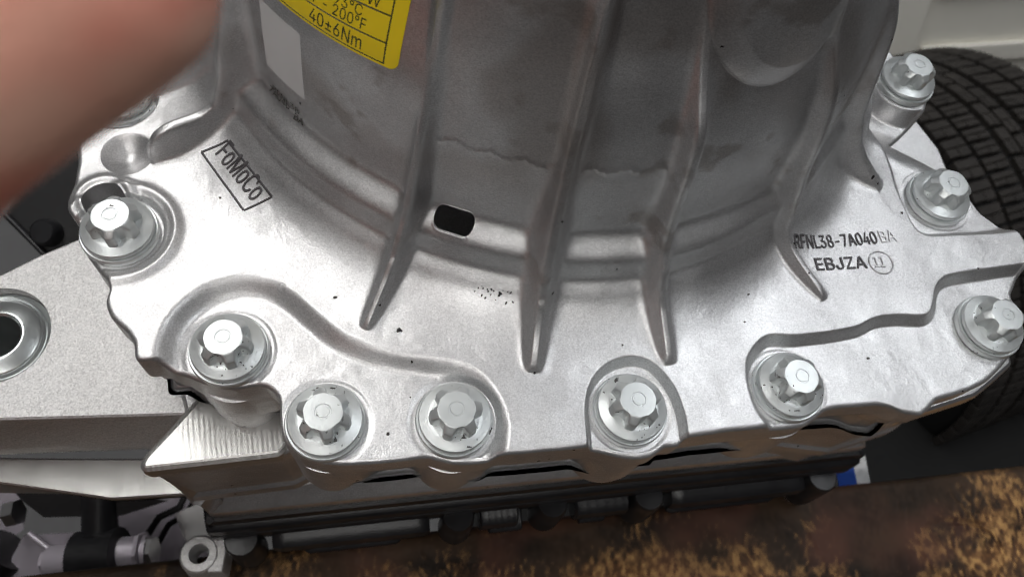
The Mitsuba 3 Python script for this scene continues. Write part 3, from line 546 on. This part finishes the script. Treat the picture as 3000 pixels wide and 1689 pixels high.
# ---------------------------------------------------------------- wooden beam
wz = -182.0
def beam():
    nx, ny = 420, 130; L = LN + 520; tt_ = np.linspace(-190, LN + 330, nx); yy = np.linspace(-4, 170, ny)
    Tm, Ym = np.meshgrid(tt_, yy, indexing='ij'); P = np.stack([A_[0] + U[0] * Tm + W[0] * Ym, A_[1] + U[1] * Tm + W[1] * Ym], -1)
    h = 1.6 * (meshkit.fbm(np.stack([Tm * 0.02, Ym * 0.05, Tm * 0], -1), 4, 3) - 0.5) + 0.5 * (meshkit.fbm(np.stack([Tm * 0.25, Ym * 0.12, Tm * 0], -1), 3, 8) - 0.5)
    kn = up([(2430, 1390)], wz)[0, :2]; kx, ky = (P[..., 0] - kn[0]), (P[..., 1] - kn[1]); kr = np.hypot(kx * 0.75, ky)
    ang = np.arctan2(ky, kx); h -= 1.7 * np.exp(-((kr - 17 - 1.0 * np.sin(ang * 3)) / 0.8) ** 2) * (0.35 + 0.65 * (np.sin(ang * 1.0 + 0.4) ** 2)); h += 0.8 * np.exp(-(kr / 15) ** 4)
    for t0, s in ((LN + 70, 0.5), (LN - 20, 0.35), (LN + 120, 0.5), (60, 0.3)): h -= 0.9 * np.exp(-((Tm - t0 - s * Ym) / 0.7) ** 2) * sst(-5, 20, Ym) * (meshkit.noise(np.stack([Tm * 0, Ym * 0.09, Tm * 0 + t0], -1)) > 0.45)
    h -= 3.0 * np.exp(-(Ym + 4) / 1.2)
    Vt = np.dstack([P, wz + h]).reshape(-1, 3); bt = Vt.copy(); bt[:, 2] = wz - 95
    i, j = np.meshgrid(np.arange(nx - 1), np.arange(ny - 1), indexing='ij'); a = (i * ny + j).ravel()
    Fc = [np.c_[a, a + 1, a + ny + 1], np.c_[a, a + ny + 1, a + ny]]
    rim = np.r_[np.arange(nx) * ny, (nx - 1) * ny + np.arange(1, ny), (nx - 1 - np.arange(1, nx)) * ny + ny - 1, ny - 1 - np.arange(1, ny)]
    n0 = len(Vt); b = bt[rim]; q = np.arange(len(rim) - 1); Fc += [np.c_[rim[:-1], rim[1:], n0 + q + 1], np.c_[rim[:-1], n0 + q + 1, n0 + q]]
    return trimesh.Trimesh(np.vstack([Vt, b]), np.vstack(Fc), process=False)
BM = add('wooden_beam', beam(), 'wood', None, 40)
labels[BM] = {'label': 'dark stained worn wooden beam with knots under the gearbox', 'category': 'beam'}

# ---------------------------------------------------------------- tyre at the right
TY = thing('tyre', 'black truck tyre with blocky tread standing on the floor at the right', 'tyre')
x0, yc, zc, psi, TR, TW = 734.9, 688.6, -975.4, 0.3525, 340.0, 250.0
axv = np.array([math.cos(psi), math.sin(psi), 0]); e1 = np.array([-math.sin(psi), math.cos(psi), 0]); e3 = np.array([0, 0, 1.0]); TC = np.array([x0, yc, zc])
def tpt(w, th, r): th = np.asarray(th); return TC + np.asarray(w)[..., None] * axv + np.asarray(r)[..., None] * (np.cos(th)[..., None] * e1 + np.sin(th)[..., None] * e3)
prof = np.array([(18, 190), (4, 215), (-6, 262), (-2, 300), (6, 318), (14, 326), (20, 329), (TW - 20, 329), (TW - 10, 318), (TW + 4, 270), (TW - 4, 215), (TW - 18, 190)], float)
ths = np.linspace(0, 2 * np.pi, 181)[:-1]; Vs = np.concatenate([tpt(np.full(180, w), ths, np.full(180, r)) for w, r in prof]); i = np.arange(180); j = (i + 1) % 180
Fc = np.vstack([np.vstack([np.c_[k * 180 + i, k * 180 + j, (k + 1) * 180 + j], np.c_[k * 180 + i, (k + 1) * 180 + j, (k + 1) * 180 + i]]) for k in range(len(prof) - 1)])
add('carcass', (Vs, Fc), 'rubber_groove', TY, 40)
rim = np.array([(24, 195), (10, 200), (10, 190), (40, 180), (70, 150), (70, 20), (70, 0.1)], float); Vs = np.concatenate([tpt(np.full(180, w), ths, np.full(180, r)) for w, r in rim])
Fc = np.vstack([np.vstack([np.c_[k * 180 + i, k * 180 + j, (k + 1) * 180 + j], np.c_[k * 180 + i, (k + 1) * 180 + j, (k + 1) * 180 + i]]) for k in range(len(rim) - 1)])
add('rim', (Vs, Fc), 'black', TY, 40)
def tblock(w0, w1, t0, t1, r0=327.0, r1=340.0, c=1.6, skew=0.0, notch=False):
    da = c / r1; Vb = []
    for r, q in ((r0, 0.0), (r1 - c, 0.0), (r1, 1.0)):
        for (w, t) in ((w0, t0), (w1, t0), (w1, t1), (w0, t1)):
            sw, st = (1 if w == w0 else -1) * q * c, (1 if t == t0 else -1) * q * da
            Vb.append(tpt(np.array(w + sw), np.array(t + st + skew * (w - w0)), np.array(r)))
    Fb = []
    for k in (0, 4):
        for m in range(4): a, b = k + m, k + (m + 1) % 4; Fb += [(a, b, b + 4), (a, b + 4, a + 4)]
    Fb += [(8, 9, 10), (8, 10, 11)]
    return trimesh.Trimesh(np.array(Vb), Fb, process=False)
rows = [(2, 40, 0.105, 0.0), (48, 88, 0.075, 0.0), (101, 119, 0.15, 0.0003), (124, 143, 0.15, 0.0003), (157, 199, 0.085, 0.0004), (208, 248, 0.105, 0.0)]
far, nblk = [], 0
for ri, (w0, w1, pitch, sk) in enumerate(rows):
    n = int(2 * np.pi / pitch); pitch = 2 * np.pi / n
    for kk in range(n):
        t0 = kk * pitch + (0.37 * ri) * pitch; mid = (t0 + pitch / 2) % (2 * np.pi)
        wm, tm = (w0 + w1) / 2 + rng.uniform(-3, 3), t0 + pitch / 2
        b = cat([tblock(w0, w1, t0 + 0.010, tm - 0.0020, skew=sk, c=1.1), tblock(w0, wm - 0.8, tm + 0.0020, t0 + pitch - 0.010, skew=sk, c=1.1), tblock(wm + 0.8, w1, tm + 0.0020, t0 + pitch - 0.006, skew=sk, c=1.1)])
        if 0.9 < mid < 2.75 and nblk < 150: add('tread_block', b, 'rubber', TY, False); nblk += 1
        else: far.append(b)
k = add('far_tread', cat(far), 'rubber', TY, False); labels[k] = {'label': 'tread on the side of the tyre turned away', 'kind': 'stuff'}

# ---------------------------------------------------------------- cream panel beyond the tyre
CP = thing('cream_panel', 'cream painted panel with pressed ridges beyond the tyre at the upper right', 'panel')
def quad_at(pts, Z, th=6.0): 
    P = np.array([at(px, py, z) for (px, py), z in zip(pts, Z)]); return P
o, ux, uy = at(2430, 60, 1450), None, None
ux = at(2600, 40, 1450) - at(2300, 60, 1450); uy = np.array([0, 0, 1.0]) * 1.0 + 0.35 * np.array([0, 1, 0]); Mf = frame(o, ux, uy)
def panel_box(x0_, x1_, y0_, y1_, z0_, z1_, r=4.0): m = rbox(x1_ - x0_, y1_ - y0_, z1_ - z0_, min(r, (z1_ - z0_) * 0.45), ((x0_ + x1_) / 2, (y0_ + y1_) / 2, (z0_ + z1_) / 2)); m.apply_transform(Mf); return m
add('sheet', panel_box(-260, 900, -700, 500, -30, 0), 'cream', CP, 30)
add('post', panel_box(-150, -90, -700, 500, 0.5, 26), 'cream', CP, 30)
for y in (-300, -70, 60, 190): add('ridge', panel_box(-70, 900, y, y + 34, 0.5, 14), 'cream', CP, 30)

# ---------------------------------------------------------------- black box at the left, background unit, carton
BB = thing('black_box', 'glossy black plastic box with a round screw head behind the arm at the left', 'box')
P_ = np.array([at(*q, 430) for q in ((14, 540), (128, 655), (290, 600), (260, 300), (120, 330))]); dv = P_ - 1e3 * CAM
core = trimesh.convex.convex_hull(np.vstack([P_, P_ + dv * 0.12])); add('body', core, 'black', BB, False)
edge = capsule_path([at(14, 540, 428), at(72, 598, 428), at(128, 655, 428)], 1.6, 12); add('rim', edge, 'plastic', BB, 40)
sc = lathe([(0.01, 5), (5.5, 5), (7, 3.4), (7.4, 0), (7.4, -3)], 32); sc.apply_transform(frame(at(118, 585, 427), at(200, 540, 427) - at(118, 585, 427), at(90, 500, 427) - at(118, 585, 427))); add('screw', sc, 'plastic', BB, 40)

UN = thing('background_unit', 'grey cast second unit with black hose fitting, out of focus at the lower left', 'engine part')
Zb = 430.0
def pl(*pts, Z=Zb): return np.array([at(px, py, Z) for px, py in pts])
def slab(pts, depth, mat, name, Z=Zb, r=2.0, parent=None):
    P = pl(*pts, Z=Z); back = P + (P - 1e3 * CAM) / Z * depth
    hull = trimesh.convex.convex_hull(np.vstack([P, back])); k = add(name, hull, mat, parent or UN, False); return k
slab([(60, 1345), (250, 1335), (300, 1500), (20, 1500), (30, 1400)], 40, 'grey_cast', 'cover', Z=440)
slab([(285, 1268), (450, 1252), (600, 1235), (640, 1450), (300, 1480)], 60, 'grey_cast', 'casing', Z=465)
slab([(-40, 1180), (45, 1225), (60, 1330), (-40, 1400)], 60, 'grey_cast', 'bracket', Z=460)
slab([(10, 1210), (425, 1258), (305, 1296), (110, 1300), (60, 1262)], 14, 'black', 'shield', Z=425)
slab([(440, 1292), (545, 1243), (640, 1390), (560, 1412), (462, 1352)], 10, 'paper', 'plate', Z=446)
slab([(470, 1352), (560, 1412), (600, 1500), (380, 1500), (400, 1440)], 10, 'grey_cast', 'plate', Z=450)
def cyl(p0, p1, Z0_, Z1_, r, mat, name, n=32): return add(name, capsule_path([at(*p0, Z0_), at(*p0, Z0_) * 0.5 + at(*p1, Z1_) * 0.5, at(*p1, Z1_)], r, n), mat, UN, 40 if n > 8 else False)
cyl((250, 1225), (252, 1350), 425, 425, 8.8, 'plastic', 'hose'); cyl((251, 1334), (252, 1346), 423, 423, 9.8, 'plastic', 'hose_ring')
cyl((194, 1404), (304, 1396), 420, 420, 13.5, 'plastic', 'hose_collar'); cyl((288, 1398), (304, 1396), 418, 418, 14.2, 'plastic', 'hose_ring')
cyl((130, 1412), (200, 1403), 422, 420, 8.0, 'grey_cast', 'pipe'); cyl((300, 1393), (372, 1386), 420, 422, 8.5, 'grey_cast', 'pipe')
cyl((352, 1388), (362, 1387), 420, 420, 10.5, 'grey_cast', 'nut', 6); cyl((372, 1386), (390, 1384), 422, 422, 7.5, 'machined_plain', 'nut', 6); cyl((112, 1415), (134, 1412), 422, 422, 6.4, 'grey_cast', 'nut', 6)
cyl((20, 1292), (48, 1286), 430, 430, 7.0, 'machined_plain', 'bolt_head', 6); cyl((-20, 1420), (20, 1380), 445, 445, 14, 'black', 'hose'); cyl((72, 1340), (212, 1448), 436, 432, 1.6, 'grey_cast', 'seam')
add('wire', capsule_path([at(px, py, 446) for px, py in ((470, 1235), (452, 1275), (400, 1300), (370, 1345), (352, 1400))], 1.9, 10), 'black', UN, True)
add('wire', capsule_path([at(px, py, 452) for px, py in ((505, 1235), (470, 1290), (425, 1318), (395, 1370))], 1.7, 10), 'black', UN, True)

CT = thing('carton', 'blue and white carton in the gap at the right end of the lower cover', 'box')
o_ = at(2135, 1215, 470); Mc = frame(o_, at(2235, 1195, 470) - o_, at(2100, 1130, 470) - o_)
cb = trimesh.creation.box((19, 44, 30)); cb.apply_translation((3, -6, -15.5)); cb.apply_transform(Mc); add('body', cb, 'white', CT, False)
st = trimesh.creation.box((10.5, 43.4, 0.6)); st.apply_translation((-0.6, -6, 0.0)); st.apply_transform(Mc); k = add('stripe', st, 'blue', CT, False); labels[k] = {'label': 'blue printed stripe'}
MT = rbox(1100, 1300, 14, 5, (620, 330, -990)); k = add('shade_sheet', MT, 'rubber_groove', None, 40); labels[k] = {'label': 'added black sheet for the deep floor shade under the tyre at the right', 'category': 'mat'}  # added black sheet, puts the deep shade on the floor into its colour
# ---------------------------------------------------------------- the hand
def cam_pt(x, y, z): return 1e3 * CAM + AX @ np.array([x, y, z])     # mm in camera axes: right, down, forward
import manifold3d as m3
def sph(p, r, n=40): s = m3.Manifold.sphere(r, n); return s.translate(list(map(float, p)))
def bone(p, q, a, b): return m3.Manifold.batch_hull([sph(p, a), sph(q, b)])
def dcam(px, py, Z): return np.array([(px * 3000 / 2576 - 1500) / 2400 * Z, (py * 3000 / 2576 - 844.5) / 2400 * Z, Z])
tip, dip, pip, mcp = dcam(232, -55, 56), dcam(-200, 258, 59), np.array([-99, 27, 74.0]), np.array([-128, 52, 100.0])
ch = [(tip, 8.3), (dip, 8.9), (pip, 10.0), (mcp, 11.5)]
parts = [bone(*[cam_pt(*c[0]) for c in (a, b)], a[1], b[1]) for a, b in zip(ch[:-1], ch[1:])]
wrist = np.array([-205, 95, 128.0]); side = np.array([0.25, 0.65, 0.45]); side /= np.linalg.norm(side); curl = np.array([0.55, -0.15, 0.55])
kn = [mcp + side * 21 * i for i in range(4)]
for i in (1, 2, 3):
    a = kn[i]; b = a + np.array([14, -16, 30.0]) * (1 - 0.08 * i); c = b + np.array([-20, -12, 12.0]); d = c + np.array([-18, 4, -10.0])
    r = 10.5 - 0.7 * i; parts += [bone(cam_pt(*a), cam_pt(*b), r + 1.2, r), bone(cam_pt(*b), cam_pt(*c), r, r - 0.8), bone(cam_pt(*c), cam_pt(*d), r - 0.8, r - 1.6)]
palm = [cam_pt(*q) for q in kn] + [cam_pt(*(wrist + side * s)) for s in (0, 25, 45)]
parts.append(m3.Manifold.batch_hull([sph(q, 11.5) for q in palm]))
tb = [wrist + np.array([25, -14, -6.0]), wrist + np.array([58, -38, -22.0]), wrist + np.array([84, -48, -34.0]), wrist + np.array([104, -52, -42.0])]
for a, b, ra, rb in zip(tb[:-1], tb[1:], (15, 12, 10), (12, 10, 8.6)): parts.append(bone(cam_pt(*a), cam_pt(*b), ra, rb))
parts.append(m3.Manifold.batch_hull([sph(cam_pt(*(wrist + side * s + np.array([-230, 90, 30.0]) * t)), 17 + 12 * t) for s in (8, 38) for t in (0, 1)]))
hand = m3.Manifold.batch_boolean(parts, m3.OpType.Add).refine_to_length(2.6)
hm = hand.to_mesh(); hm = trimesh.Trimesh(hm.vert_properties[:, :3], hm.tri_verts); trimesh.smoothing.filter_taubin(hm, lamb=0.5, nu=0.53, iterations=24)
PS = thing('person', 'bare hand with one blurred finger held close to the lens at the upper left', 'person')
add('hand', hm, 'skin', PS, True)
nl = trimesh.creation.icosphere(3, 1.0); nl.apply_scale((5.2, 6.4, 1.2)); ax_f = cam_pt(*tip) - cam_pt(*dip); nl.apply_transform(frame(cam_pt(*(tip + np.array([-3.5, -4.0, -6.2]))), np.cross(ax_f, AX @ np.array([0, 0, -1.0])), ax_f)); add('fingernail', nl, 'nail', PS, True)
